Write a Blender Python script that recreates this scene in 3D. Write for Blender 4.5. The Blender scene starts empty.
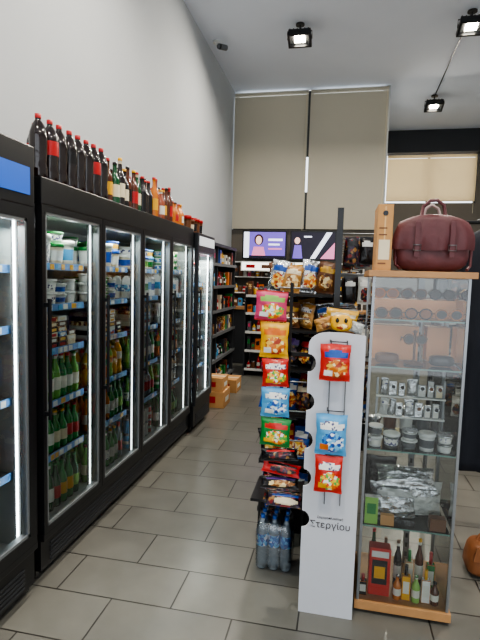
import bpy, bmesh, math, random
from mathutils import Vector, Matrix
R = random.Random(7)
CH = 1.58  # eye height

# ---------------------------------------------------------------- materials
def lin(c):
    c = c/255.0
    return c/12.92 if c <= 0.04045 else ((c+0.055)/1.055)**2.4
_m = {}
def M(name, rgb, rough=0.5, metal=0.0, emit=0.0, var=0.0, scale=20, coat=0.0, bump=0.0, trans=0.0):
    if name in _m: return _m[name]
    m = bpy.data.materials.new(name); m.use_nodes = True
    nt = m.node_tree; b = nt.nodes["Principled BSDF"]
    col = (lin(rgb[0]), lin(rgb[1]), lin(rgb[2]), 1)
    b.inputs["Base Color"].default_value = col
    b.inputs["Roughness"].default_value = rough
    b.inputs["Metallic"].default_value = metal
    if coat: b.inputs["Coat Weight"].default_value = coat
    if trans: b.inputs["Transmission Weight"].default_value = trans
    if emit:
        b.inputs["Emission Color"].default_value = col
        b.inputs["Emission Strength"].default_value = emit
    if var or bump:
        tc = nt.nodes.new("ShaderNodeTexCoord")
        n = nt.nodes.new("ShaderNodeTexNoise"); n.inputs["Scale"].default_value = scale
        n.inputs["Detail"].default_value = 4
        nt.links.new(tc.outputs["Object"], n.inputs["Vector"])
        if var:
            mx = nt.nodes.new("ShaderNodeMix"); mx.data_type = 'RGBA'
            mx.inputs[6].default_value = tuple(max(0, c*(1-var)) for c in col[:3])+(1,)
            mx.inputs[7].default_value = tuple(min(1, c*(1+var)) for c in col[:3])+(1,)
            nt.links.new(n.outputs["Fac"], mx.inputs[0])
            nt.links.new(mx.outputs[2], b.inputs["Base Color"])
        if bump:
            bp = nt.nodes.new("ShaderNodeBump"); bp.inputs["Strength"].default_value = bump
            bp.inputs["Distance"].default_value = 0.01
            nt.links.new(n.outputs["Fac"], bp.inputs["Height"])
            nt.links.new(bp.outputs["Normal"], b.inputs["Normal"])
    _m[name] = m
    return m

def mottle(name, cols, scale=45, rough=.3, bump=.25):
    """printed picture: patchwork of colours from a noise driven ramp"""
    m = bpy.data.materials.new(name); m.use_nodes = True
    nt = m.node_tree; b = nt.nodes["Principled BSDF"]; b.inputs["Roughness"].default_value = rough
    tc = nt.nodes.new("ShaderNodeTexCoord"); n = nt.nodes.new("ShaderNodeTexVoronoi"); n.inputs["Scale"].default_value = scale
    rp = nt.nodes.new("ShaderNodeValToRGB"); rp.color_ramp.interpolation = 'CONSTANT'
    el = rp.color_ramp.elements
    while len(el) < len(cols): el.new(.5)
    for i, c in enumerate(cols):
        el[i].position = i/len(cols)*.9+.05 if i else 0; el[i].color = (lin(c[0]), lin(c[1]), lin(c[2]), 1)
    sp = nt.nodes.new("ShaderNodeSeparateColor")
    nt.links.new(tc.outputs["Object"], n.inputs["Vector"]); nt.links.new(n.outputs["Color"], sp.inputs[0])
    nt.links.new(sp.outputs[0], rp.inputs[0]); nt.links.new(rp.outputs[0], b.inputs["Base Color"])
    ns = nt.nodes.new("ShaderNodeTexNoise"); ns.inputs["Scale"].default_value = 30
    bp = nt.nodes.new("ShaderNodeBump"); bp.inputs["Strength"].default_value = bump; bp.inputs["Distance"].default_value = .01
    nt.links.new(tc.outputs["Object"], ns.inputs["Vector"]); nt.links.new(ns.outputs["Fac"], bp.inputs["Height"]); nt.links.new(bp.outputs[0], b.inputs["Normal"])
    return m

def glass_mat(name, tint=(0.95, 0.98, 0.97), ior=1.45, extra=0.02, bump=0):
    m = bpy.data.materials.new(name); m.use_nodes = True
    nt = m.node_tree; nt.nodes.clear()
    o = nt.nodes.new("ShaderNodeOutputMaterial")
    t = nt.nodes.new("ShaderNodeBsdfTransparent"); t.inputs[0].default_value = (*tint, 1)
    g = nt.nodes.new("ShaderNodeBsdfGlossy"); g.inputs["Roughness"].default_value = 0.02 if not bump else .12
    f = nt.nodes.new("ShaderNodeFresnel"); f.inputs[0].default_value = ior
    a = nt.nodes.new("ShaderNodeMath"); a.operation = 'ADD'; a.inputs[1].default_value = extra
    mx = nt.nodes.new("ShaderNodeMixShader")
    if bump:
        tc = nt.nodes.new("ShaderNodeTexCoord"); ns = nt.nodes.new("ShaderNodeTexNoise"); ns.inputs["Scale"].default_value = 40
        bp = nt.nodes.new("ShaderNodeBump"); bp.inputs["Strength"].default_value = bump; bp.inputs["Distance"].default_value = .01
        nt.links.new(tc.outputs["Object"], ns.inputs["Vector"]); nt.links.new(ns.outputs["Fac"], bp.inputs["Height"])
        nt.links.new(bp.outputs[0], g.inputs["Normal"]); nt.links.new(bp.outputs[0], f.inputs["Normal"])
    nt.links.new(f.outputs[0], a.inputs[0]); nt.links.new(a.outputs[0], mx.inputs[0])
    nt.links.new(t.outputs[0], mx.inputs[1]); nt.links.new(g.outputs[0], mx.inputs[2])
    nt.links.new(mx.outputs[0], o.inputs[0])
    return m

def floor_mat():
    m = bpy.data.materials.new("floor_tiles"); m.use_nodes = True
    nt = m.node_tree; b = nt.nodes["Principled BSDF"]
    tc = nt.nodes.new("ShaderNodeTexCoord")
    mp = nt.nodes.new("ShaderNodeMapping"); mp.inputs["Location"].default_value = (0.12, 0.05, 0)
    br = nt.nodes.new("ShaderNodeTexBrick")
    br.inputs["Scale"].default_value = 1.0
    br.inputs["Brick Width"].default_value = 0.6
    br.inputs["Row Height"].default_value = 0.3
    br.inputs["Mortar Size"].default_value = 0.0042
    br.inputs["Mortar Smooth"].default_value = 0.2
    br.inputs["Color1"].default_value = (lin(120), lin(119), lin(112), 1)
    br.inputs["Color2"].default_value = (lin(112), lin(111), lin(105), 1)
    br.inputs["Mortar"].default_value = (lin(50), lin(48), lin(45), 1)
    n = nt.nodes.new("ShaderNodeTexNoise"); n.inputs["Scale"].default_value = 6; n.inputs["Detail"].default_value = 8
    mx = nt.nodes.new("ShaderNodeMix"); mx.data_type = 'RGBA'; mx.blend_type = 'MULTIPLY'
    mx.inputs[0].default_value = 0.3
    nt.links.new(tc.outputs["Object"], mp.inputs[0]); nt.links.new(mp.outputs[0], br.inputs["Vector"])
    nt.links.new(tc.outputs["Object"], n.inputs["Vector"])
    nt.links.new(br.outputs["Color"], mx.inputs[6]); nt.links.new(n.outputs["Fac"], mx.inputs[7])
    nt.links.new(mx.outputs[2], b.inputs["Base Color"])
    b.inputs["Roughness"].default_value = 0.28
    bp = nt.nodes.new("ShaderNodeBump"); bp.invert = True; bp.inputs["Strength"].default_value = 0.3; bp.inputs["Distance"].default_value = 0.003
    nt.links.new(br.outputs["Fac"], bp.inputs["Height"]); nt.links.new(bp.outputs[0], b.inputs["Normal"])
    return m

def blind_mat(name, rgb, tr=0.5):
    m = bpy.data.materials.new(name); m.use_nodes = True
    nt = m.node_tree; nt.nodes.clear()
    o = nt.nodes.new("ShaderNodeOutputMaterial")
    col = (lin(rgb[0]), lin(rgb[1]), lin(rgb[2]), 1)
    tc = nt.nodes.new("ShaderNodeTexCoord")
    w = nt.nodes.new("ShaderNodeTexNoise"); w.inputs["Scale"].default_value = 1.2
    mx0 = nt.nodes.new("ShaderNodeMix"); mx0.data_type = 'RGBA'
    mx0.inputs[6].default_value = tuple(c*0.9 for c in col[:3])+(1,); mx0.inputs[7].default_value = col
    nt.links.new(tc.outputs["Object"], w.inputs["Vector"]); nt.links.new(w.outputs["Fac"], mx0.inputs[0])
    d = nt.nodes.new("ShaderNodeBsdfDiffuse"); t = nt.nodes.new("ShaderNodeBsdfTranslucent")
    nt.links.new(mx0.outputs[2], d.inputs[0]); nt.links.new(mx0.outputs[2], t.inputs[0])
    mx = nt.nodes.new("ShaderNodeMixShader"); mx.inputs[0].default_value = tr
    nt.links.new(d.outputs[0], mx.inputs[1]); nt.links.new(t.outputs[0], mx.inputs[2])
    nt.links.new(mx.outputs[0], o.inputs[0])
    return m

BLACK = M("black_enamel", (22, 23, 26), 0.3, var=0.1)
BLACKM = M("black_matte", (18, 18, 20), 0.7, var=0.1)
DGREY = M("dark_grey", (46, 48, 52), 0.5, var=0.1)
MGREY = M("mid_grey", (92, 95, 98), 0.5, var=0.1)
GREY = M("grey_metal", (150, 153, 156), 0.35, 0.8, var=0.05)
ALU = M("brushed_aluminium", (138, 143, 146), 0.4, 0.6, var=0.06)
WHITE = M("white_plastic", (226, 228, 224), 0.45, var=0.03)
LINER = M("fridge_liner", (140, 147, 146), 0.5, var=0.03)
RAIL = M("blue_price_rail", (96, 146, 204), 0.4, var=0.06)
GLASS = glass_mat("door_glass", (.91, .96, .93), 1.45, .05)
GLASS2 = glass_mat("cabinet_glass", (0.93, 0.96, 0.95), 1.5, 0.06)
SHELFG = glass_mat("shelf_glass", (0.82, 0.92, 0.89), 1.5, 0.08)
WRAP = glass_mat("shrink_wrap", (0.95, 0.97, 0.98), 1.45, 0.16, bump=.8)
LED = M("led_tube", (240, 246, 248), 0.5, emit=5.0)
LEDB = M("led_tube_bright", (242, 248, 252), 0.5, emit=11)
WOOD = M("light_wood", (176, 132, 88), 0.5, var=0.2, scale=14)
PEACH = M("peach_panel", (240, 164, 108), 0.5, var=0.12, scale=10)  # plain peach tone for riser and blocks in the cabinet
CARD = M("cardboard", (190, 142, 90), 0.8, var=0.1)
GREENB = M("green_glass", (28, 128, 54), 0.12, coat=0.5, var=0.1)
LGREENB = M("light_green_glass", (106, 172, 72), 0.12, coat=0.5, var=0.1)
DGREENB = M("dark_green_glass", (12, 76, 38), 0.12, coat=0.5, var=0.1)
BROWNB = M("brown_glass", (84, 38, 14), 0.12, coat=0.5, var=0.1)
AMBERB = M("amber_glass", (196, 112, 28), 0.12, coat=0.5, var=0.1)
ROSEB = M("rose_glass", (150, 80, 56), .12, coat=.5)
COLA = M("cola_plastic", (26, 10, 8), 0.12, coat=0.6, var=0.1)
RED = M("red_print", (180, 26, 28), 0.35, var=0.1)
BRED = M("bright_red_foil", (200, 44, 36), 0.28, var=0.12, bump=0.3)
YEL = M("yellow_print", (228, 172, 34), 0.35, var=0.1)
ORG = M("orange_print", (216, 112, 32), 0.35, var=0.1)
BLU = M("blue_print", (34, 82, 166), 0.35, var=0.1)
LBLU = M("light_blue_print", (84, 160, 210), 0.35, var=0.1)
GRN = M("green_print", (34, 130, 60), 0.35, var=0.1)
LGRN = M("light_green_print", (140, 190, 90), 0.4, var=0.1)
PNK = M("pink_print", (200, 66, 108), 0.35, var=0.1)
PUR = M("purple_print", (84, 50, 124), 0.35, var=0.1)
BRN = M("brown_print", (104, 64, 36), 0.45, var=0.1)
KRAFT = M("kraft_foil", (176, 128, 66), 0.32, var=0.25, scale=30, bump=0.5)
GOLD = M("gold_foil", (206, 160, 60), 0.28, var=0.25, scale=30, bump=0.5)
CRM = M("cream_print", (222, 210, 180), 0.5, var=0.05)
KBLACK = M("black_foil", (24, 22, 24), 0.22, var=0.1, bump=0.4)
SIL = M("silver_foil", (200, 202, 204), 0.22, 0.9, var=0.1, scale=60, bump=0.6)
LAB = M("white_label", (220, 220, 210), 0.5, var=0.05)
MAROON = M("maroon_leather", (90, 44, 48), 0.5, var=0.2, scale=26, bump=0.3)
TANL = M("tan_leather", (146, 92, 56), 0.5, var=0.2, bump=0.2)
NAVY = M("navy_fabric", (24, 27, 36), 0.85, var=0.2)
WATER = M("water_plastic", (190, 204, 214), 0.08, trans=0.6, coat=0.5)
CLEAR = M("clear_pouch", (190, 192, 188), 0.18, var=0.2, scale=50, bump=0.5, coat=0.5)
FOOD = mottle("food_picture", [(236, 190, 80), (214, 120, 40), (250, 228, 170), (170, 60, 30)], 60)
SWEETS = mottle("sweets_picture", [(230, 60, 60), (250, 210, 60), (90, 180, 80), (240, 240, 235), (230, 120, 40)], 80)
BISC = mottle("biscuit_picture", [(150, 96, 46), (206, 160, 92), (96, 56, 28), (236, 214, 160)], 60)
TEXTW = mottle("white_lettering", [(235, 235, 230), (235, 235, 230), (90, 90, 130), (235, 235, 230)], 110)
BLUEP = mottle("blue_picture", [(60, 130, 200), (235, 240, 245), (30, 80, 160), (120, 190, 230)], 70)
DARKP = mottle("dark_picture", [(40, 26, 24), (120, 30, 30), (20, 20, 24), (150, 110, 60), (50, 34, 60)], 60)

# ---------------------------------------------------------------- mesh builder
class MB:
    def __init__(s, name, loc=(0, 0, 0)):
        s.n = name; s.bm = bmesh.new(); s.mats = []; s.loc = Vector(loc)
    def mi(s, m):
        if m not in s.mats: s.mats.append(m)
        return s.mats.index(m)
    def face(s, vs, m, smooth=False):
        try:
            f = s.bm.faces.new(vs); f.material_index = s.mi(m); f.smooth = smooth; return f
        except ValueError: return None
    def V(s, p, mx=None):
        p = Vector(p)
        if mx is not None: p = mx @ p
        return s.bm.verts.new(p - s.loc)
    def box(s, a, b, m, mx=None, bev=0.0, front=None):
        x0, y0, z0 = a; x1, y1, z1 = b
        if x0 > x1: x0, x1 = x1, x0
        if y0 > y1: y0, y1 = y1, y0
        if z0 > z1: z0, z1 = z1, z0
        v = [s.V(p, mx) for p in ((x0,y0,z0),(x1,y0,z0),(x1,y1,z0),(x0,y1,z0),(x0,y0,z1),(x1,y0,z1),(x1,y1,z1),(x0,y1,z1))]
        fs = []
        for k, q in enumerate(((0,3,2,1),(4,5,6,7),(0,1,5,4),(1,2,6,5),(2,3,7,6),(3,0,4,7))):
            mm = front if (front is not None and k == 2) else m
            fs.append(s.face([v[i] for i in q], mm))
        if bev:
            es = set(e for f in fs for e in f.edges)
            bmesh.ops.bevel(s.bm, geom=list(es), offset=bev, segments=2, affect='EDGES', profile=0.7)
    def quad(s, pts, m, mx=None):
        s.face([s.V(p, mx) for p in pts], m)
    def lathe(s, prof, o, m, seg=10, mx=None, cap=True, squash=1.0):
        rings = []
        for p in prof:
            ring = [s.V((o[0]+p[0]*math.cos(2*math.pi*i/seg), o[1]+squash*p[0]*math.sin(2*math.pi*i/seg), o[2]+p[1]), mx) for i in range(seg)]
            rings.append(ring)
        for k in range(len(prof)-1):
            mm = prof[k][2] if len(prof[k]) > 2 and prof[k][2] is not None else m
            for i in range(seg):
                s.face([rings[k][i], rings[k][(i+1) % seg], rings[k+1][(i+1) % seg], rings[k+1][i]], mm, True)
        if cap:
            s.face(list(reversed(rings[0])), m)
            mm = prof[-2][2] if len(prof[-2]) > 2 and prof[-2][2] is not None else m
            s.face(rings[-1], mm)
    def tube(s, pts, r, m, seg=6, closed=False):
        pts = [Vector(p) for p in pts]; rings = []
        n = len(pts); prev = None
        rad = r if isinstance(r, (list, tuple)) else [r]*n
        for i, p in enumerate(pts):
            if closed: t = pts[(i+1) % n]-pts[i-1]
            else: t = pts[min(i+1, n-1)]-pts[max(i-1, 0)]
            t.normalize()
            up = Vector((0, 0, 1)) if abs(t.z) < 0.9 else Vector((1, 0, 0))
            if prev is not None: up = prev
            a = t.cross(up)
            if a.length < 1e-4: a = t.cross(Vector((0, 1, 0)))
            a.normalize(); b = a.cross(t).normalized(); prev = b
            rings.append([s.V(p+a*rad[i]*math.cos(2*math.pi*k/seg)+b*rad[i]*math.sin(2*math.pi*k/seg)) for k in range(seg)])
        rng = range(n) if closed else range(n-1)
        for i in rng:
            A, B = rings[i], rings[(i+1) % n]
            for k in range(seg):
                s.face([A[k], A[(k+1) % seg], B[(k+1) % seg], B[k]], m, True)
        if not closed:
            s.face(rings[0], m); s.face(list(reversed(rings[-1])), m)
    def prism(s, poly, y0, y1, m, mx=None):
        a = [s.V((p[0], y0, p[1]), mx) for p in poly]; b = [s.V((p[0], y1, p[1]), mx) for p in poly]
        s.face(a, m); s.face(list(reversed(b)), m)
        n = len(poly)
        for i in range(n): s.face([a[i], b[i], b[(i+1) % n], a[(i+1) % n]], m)
    def sup(s, c, sz, m, e=0.35, seg=20, rings=12, taper=0.0, mx=None, ruf=0.0):
        def pw(v, k): return math.copysign(abs(v)**k, v)
        T = Matrix.Translation(Vector(c))
        if mx is not None: T = mx
        rr = []; rn = random.Random(int(c[0]*1000+c[2]*77))
        for j in range(rings+1):
            ph = -math.pi/2+math.pi*j/rings
            row = []
            for i in range(seg):
                th = 2*math.pi*i/seg
                z = pw(math.sin(ph), e)
                k = (1-taper*z)*(1+rn.uniform(-ruf, ruf))
                row.append(s.V((sz[0]*k*pw(math.cos(ph), e)*pw(math.cos(th), e), sz[1]*k*pw(math.cos(ph), e)*pw(math.sin(th), e), sz[2]*z), T))
            rr.append(row)
        for j in range(rings):
            for i in range(seg):
                s.face([rr[j][i], rr[j][(i+1) % seg], rr[j+1][(i+1) % seg], rr[j+1][i]], m, True)
    def bag(s, c, w, h, t, base, acc=None, acc2=None, rz=0.0, rx=0.0, top=None, sd=0, ry=0.0, acc3=None, cru=0.07):
        """pillow pack; faces -Y at rz=0; c = centre"""
        rr = random.Random(sd*31+5)
        mx = Matrix.Translation(Vector(c)) @ Matrix.Rotation(rz, 4, 'Z') @ Matrix.Rotation(rx, 4, 'X') @ Matrix.Rotation(ry, 4, 'Y')
        NX, NY = 14, 20
        cr = [[rr.uniform(-1, 1) for _ in range(NX+1)] for _ in range(NY+1)]
        ph = rr.uniform(0, 6)
        for side in (-1, 1):
            g = []
            for j in range(NY+1):
                v = -1+2*j/NY; row = []
                for i in range(NX+1):
                    u = -1+2*i/NX
                    th = (max(0, 1-abs(u)**2.6)**0.7)*(max(0, 1-abs(v/0.9)**3)**0.6 if abs(v) < 0.9 else 0)
                    ww = w/2*(1-0.07*math.cos(v*math.pi/2)+.012*math.sin(v*9+ph))
                    edge = abs(i-NX/2) == NX/2 or j in (0, NY)
                    d = side*t/2*th*(1+.12*math.sin(u*5+v*3+ph)) + (0 if edge else cr[j][i]*t*cru*.5)
                    row.append(s.V((u*ww, d + (0.0012*side), v*h/2*(1+.02*math.sin(u*4+ph))), mx))
                g.append(row)
            for j in range(NY):
                v = -1+2*(j+.5)/NY
                for i in range(NX):
                    u = -1+2*(i+.5)/NX
                    m = base
                    if abs(v) > .9: m = top or base
                    elif acc and 0.25 < v < 0.72 and abs(u-.1*v) < 0.8 and (0.35 < v < 0.62 or abs(u) < 0.5): m = acc
                    elif acc2 and (u-0.1)**2/0.55+(v+0.3)**2/0.24 < 1: m = acc2
                    if acc3 and (u+0.45)**2/0.08+(v+0.55)**2/0.04 < 1: m = acc3
                    vs = [g[j][i], g[j][i+1], g[j+1][i+1], g[j+1][i]]
                    if side > 0: vs.reverse()
                    s.face(vs, m, True)
    def done(s, bevel=0.0, parent=None):
        me = bpy.data.meshes.new(s.n); s.bm.to_mesh(me); s.bm.free()
        for m in s.mats: me.materials.append(m)
        ob = bpy.data.objects.new(s.n, me); bpy.context.collection.objects.link(ob)
        ob.location = s.loc
        if parent: ob.parent = parent
        return ob

# ---------------------------------------------------------------- room
XL, XR, YF, YB, YB2, H, XP = -2.10, 4.0, -2.6, 9.2, 12.2, 5.05, 0.73
WALL = M("painted_wall", (180, 184, 187), 0.8, var=0.03, scale=2, bump=0.02)
CEILM = M("painted_ceiling", (226, 232, 242), 0.85, var=0.02, scale=3)
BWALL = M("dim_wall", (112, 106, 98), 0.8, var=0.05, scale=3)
b = MB("floor"); b.box((XL-.1, YF-.1, -0.1), (XR+.1, YB2+.1, 0), floor_mat()); b.done()
b = MB("ceiling")
for a, c in (((XL-.1, YF-.1, H), (XR+.1, YB+.05, H+.1)), ((XP-.1, YB+.05, H), (XR+.1, YB2+.1, H+.1))): b.box(a, c, CEILM)
b.done()
b = MB("wall_left"); b.box((XL-.1, YF, 0), (XL, YB+.1, H), WALL); b.done()
b = MB("wall_right"); b.box((XR, YF, 0), (XR+.1, YB2+.1, H), WALL); b.done()
b = MB("wall_front")
b.box((XL, YF-.1, 0), (XR, YF, 0.25), WALL); b.box((XL, YF-.1, 4.4), (XR, YF, H), WALL)
b.box((XL, YF-.1, .25), (XL+.25, YF, 4.4), WALL); b.box((XR-.25, YF-.1, .25), (XR, YF, 4.4), WALL); b.done()
b = MB("window_3")
for x in (XL+.25, -0.1, 1.9, XR-.31): b.box((x, YF-.08, .25), (x+.06, YF-.02, 4.4), BLACK)
b.box((XL+.25, YF-.08, 2.6), (XR-.25, YF-.02, 2.68), BLACK); b.done()
b = MB("wall_back")
b.box((XL, YB, 0), (XP, YB+.1, 2.5), BWALL); b.box((XP-.06, YB, 2.5), (XP, YB+.1, H), WALL); b.done()
b = MB("wall_return"); b.box((XP-.06, YB+.1, 0), (XP, YB2, H), WALL); b.done()
b = MB("wall_far")
b.box((XP, YB2, 0), (XR, YB2+.1, 3.45), BWALL)
b.box((3.0, YB2, 3.45), (XR, YB2+.1, H), BWALL)
b.done()
b = MB("trim_1"); b.box((XP, YB2-.3, 4.55), (XR, YB2-.02, H), DGREY); b.done()
BL1 = blind_mat("blind_fabric", (206, 200, 184), 0.2)
BL2 = blind_mat("blind_fabric_bright", (250, 234, 204), 0.6)
def blind(x0, x1, y, z0, z1, m):
    o = MB("roller_blind")
    o.box((x0, y+.0, z0), (x1, y+.004, z1-.1), m)
    o.tube([(x0, y+.03, z1-.05), (x1, y+.03, z1-.05)], .035, m, 10)
    o.box((x0, y-.008, z0-.025), (x1, y+.012, z0), m)
    o.tube([(x1-.03, y-.01, z1-.08), (x1-.03, y-.01, z0-.3)], .004, CRM, 5)
    o.done()
blind(-2.08, -0.71, YB-.09, 2.53, 5.03, BL1)
blind(-0.67, 0.70, YB-.09, 2.53, 5.03, BL1)
blind(0.98, 2.95, YB2-.09, 3.5, 4.56, BL2)
b = MB("window_1")
for x in (-2.08, 0.62): b.box((x, YB+.02, 2.5), (x+.05, YB+.07, H-.02), DGREY)
b.box((-.76, YB+.02, 2.5), (-.62, YB+.07, 3.2), DGREY); b.box((-.76, YB+.02, 3.85), (-.62, YB+.07, H-.02), DGREY)  # mullion broken midway, shaped to let a slit of daylight through
b.box((-2.08, YB+.02, 2.5), (.66, YB+.07, 2.56), DGREY); b.done()
b = MB("window_2")
for x in (.75, 1.9, 2.94): b.box((x, YB2+.02, 3.45), (x+.05, YB2+.07, H-.02), DGREY)
b.done()
b = MB("baseboard_left"); b.box((XL, 7.6, 0), (XL+.015, YB, .08), DGREY); b.done()

# ---------------------------------------------------------------- product shapes
def bottle(b, x, y, z, h=.24, r=.03, glass=GREENB, lab=LAB, cap=RED, seg=9):
    b.lathe([(r*.9, 0), (r, .012*h/.24), (r, h*.2, lab), (r, h*.48, None), (r, h*.58), (r*.75, h*.68), (r*.42, h*.78), (r*.38, h*.88, lab if R.random() < .4 else None), (r*.4, h*.94, cap), (r*.45, h*.945, cap), (r*.42, h, cap)], (x, y, z), glass, seg)
def pet(b, x, y, z, h=.33, r=.045, body=COLA, lab=RED, cap=RED, seg=12):
    b.lathe([(r*.8, 0), (r, h*.04), (r, h*.2), (r*.9, h*.27), (r*.93, h*.36, None), (r, h*.44, lab), (r, h*.66, None), (r*.96, h*.72), (r*.7, h*.83), (r*.34, h*.91), (r*.33, h*.935, cap), (r*.36, h*.94, cap), (r*.36, h, cap)], (x, y, z), body, seg)
def tub(b, x, y, z, r=.045, h=.06, body=WHITE, lab=LAB, lid=WHITE, seg=12):
    b.lathe([(r*.8, 0, body), (r*.84, h*.2, lab), (r*.92, h*.65, body), (r*.95, h*.8, lid), (r*1.05, h*.82, lid), (r*1.05, h*.95, lid), (r*.98, h, lid)], (x, y, z), body, seg)
def can(b, x, y, z, r=.032, h=.118, body=RED, top=GREY, seg=10):
    b.lathe([(r*.85, 0, top), (r, .008, body), (r, h*.35, LAB if R.random() < .5 else body), (r, h*.55, body), (r, h-.012, top), (r*.85, h, top)], (x, y, z), body, seg)
def carton(b, x, y, z, w=.07, d=.07, h=.2, m=WHITE, lab=BLU):
    b.box((x-d/2, y-w/2, z), (x+d/2, y+w/2, z+h*.3), m)
    b.box((x-d/2, y-w/2, z+h*.3), (x+d/2, y+w/2, z+h*.6), lab)
    b.box((x-d/2, y-w/2, z+h*.6), (x+d/2, y+w/2, z+h*.82), m)
    b.prism([(x-d/2, z+h*.82), (x+d/2, z+h*.82), (x+.006, z+h), (x-.006, z+h)], y-w/2, y+w/2, m)

# ---------------------------------------------------------------- glass door fridges
def fridge(name, xf, y0, nd, dw, h, depth, base=.24, head=.13, shelves=(), header=None, handle=BLACK, led=LED, hw=.035, fw=.032, hz=(.03, .03), lw=2.4, lt=.003):
    b = MB(name); y1 = y0+nd*dw; xb = xf-depth
    b.box((xb, y0, 0.02), (xf-.05, y0+.03, h), BLACK); b.box((xb, y1-.03, 0.02), (xf-.05, y1, h), BLACK)
    b.box((xb, y0+.03, base), (xb+.03, y1-.03, h-head), LINER)
    b.box((xb, y0+.03, h-.05), (xf-.05, y1-.03, h), BLACK)
    b.box((xb+.03, y0+.03, h-head-.02), (xf-.06, y1-.03, h-head), LINER)
    b.box((xb, y0+.03, base-.03), (xf-.06, y1-.03, base), LINER)
    b.box((xb+.05, y0+.05, 0.0), (xf-.08, y1-.05, base-.03), BLACKM)
    b.box((xb+.03, y0+.03, base), (xf-.07, y0+.035, h-head), LINER); b.box((xb+.03, y1-.035, base), (xf-.07, y1-.03, h-head), LINER)
    b.box((xf-.05, y0, h-head), (xf, y1, h), BLACK, bev=.006)
    if header: b.box((xf, y0+.04, h-head+hz[0]), (xf+.006, y1-.04, h-hz[1]), header)
    b.box((xf-.06, y0, .06), (xf-.02, y1, base-.02), BLACK)
    for k in range(5):
        b.box((xf-.02, y0+.08, .08+k*.022), (xf-.014, y1-.08, .09+k*.022), DGREY)
    b.box((xf-.04, y0, base-.02), (xf, y1, base+.015), BLACK, bev=.004)
    for d in range(nd):
        a = y0+d*dw; c = a+dw; zb = base+.015; zt = h-head
        for (p, q) in (((xf-.035, a+.003, zb), (xf, a+fw, zt)), ((xf-.035, c-fw, zb), (xf, c-.003, zt)),
                       ((xf-.035, a+fw, zb), (xf, c-fw, zb+fw)), ((xf-.035, a+fw, zt-fw), (xf, c-fw, zt))):
            b.box(p, q, BLACK)
        aw = .014
        for (p, q) in (((xf-.038, a+fw, zb+fw), (xf-.003, a+fw+aw, zt-fw)), ((xf-.038, c-fw-aw, zb+fw), (xf-.003, c-fw, zt-fw)),
                       ((xf-.038, a+fw, zb+fw), (xf-.003, c-fw, zb+fw+aw)), ((xf-.038, a+fw, zt-fw-aw), (xf-.003, c-fw, zt-fw))):
            b.box(p, q, ALU)
        b.quad([(xf-.012, a+fw, zb+fw), (xf-.012, c-fw, zb+fw), (xf-.012, c-fw, zt-fw), (xf-.012, a+fw, zt-fw)], GLASS)
        hy = a+.018
        b.box((xf+.022, hy-.008, .85), (xf+hw, hy+.008, 1.45), handle, bev=.003)
        for z in (.87, 1.41): b.box((xf, hy-.006, z), (xf+.024, hy+.006, z+.02), handle)
        b.box((xf-.085, c-fw-.002, zb+.01), (xf-.05, c-.031 if fw > .04 else c-.004, zt-.02), MGREY)
        b.box((xf-.068, c-fw-.002-lt, zb+.02), (xf-.060, c-fw-.002, zt-.03), led)
        b.box((xf-.072, a+.034, zb+.02), (xf-.062, a+.034+lt, zt-.03), led)
        for z in shelves:
            b.box((xb+.05, a+.035, z-.012), (xf-.11, c-.035, z), MGREY)
            b.box((xf-.11, a+.035, z-.03), (xf-.105, c-.035, z+.008), RAIL)
            yy = a+.06
            while yy < c-.09:
                wdt = R.uniform(.03, .05)
                b.box((xf-.105, yy, z-.026), (xf-.1035, yy+wdt, z+.003), R.choice([WHITE, LAB, LAB, YEL, LBLU, LBLU]))
                yy += wdt+R.uniform(.005, .06)
    ob = b.done()
    for d in range(nd):
        L = bpy.data.lights.new("fridge_lamp", 'AREA'); L.shape = 'RECTANGLE'; L.size = dw*.75; L.size_y = .05
        L.energy = lw; L.color = (.97, 1, .97)
        o = bpy.data.objects.new("fridge_lamp", L); bpy.context.collection.objects.link(o)
        o.location = (xf-.10, y0+(d+.5)*dw, h-head-.03); o.rotation_euler = (0, math.radians(12), math.radians(90))
    return ob

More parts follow.
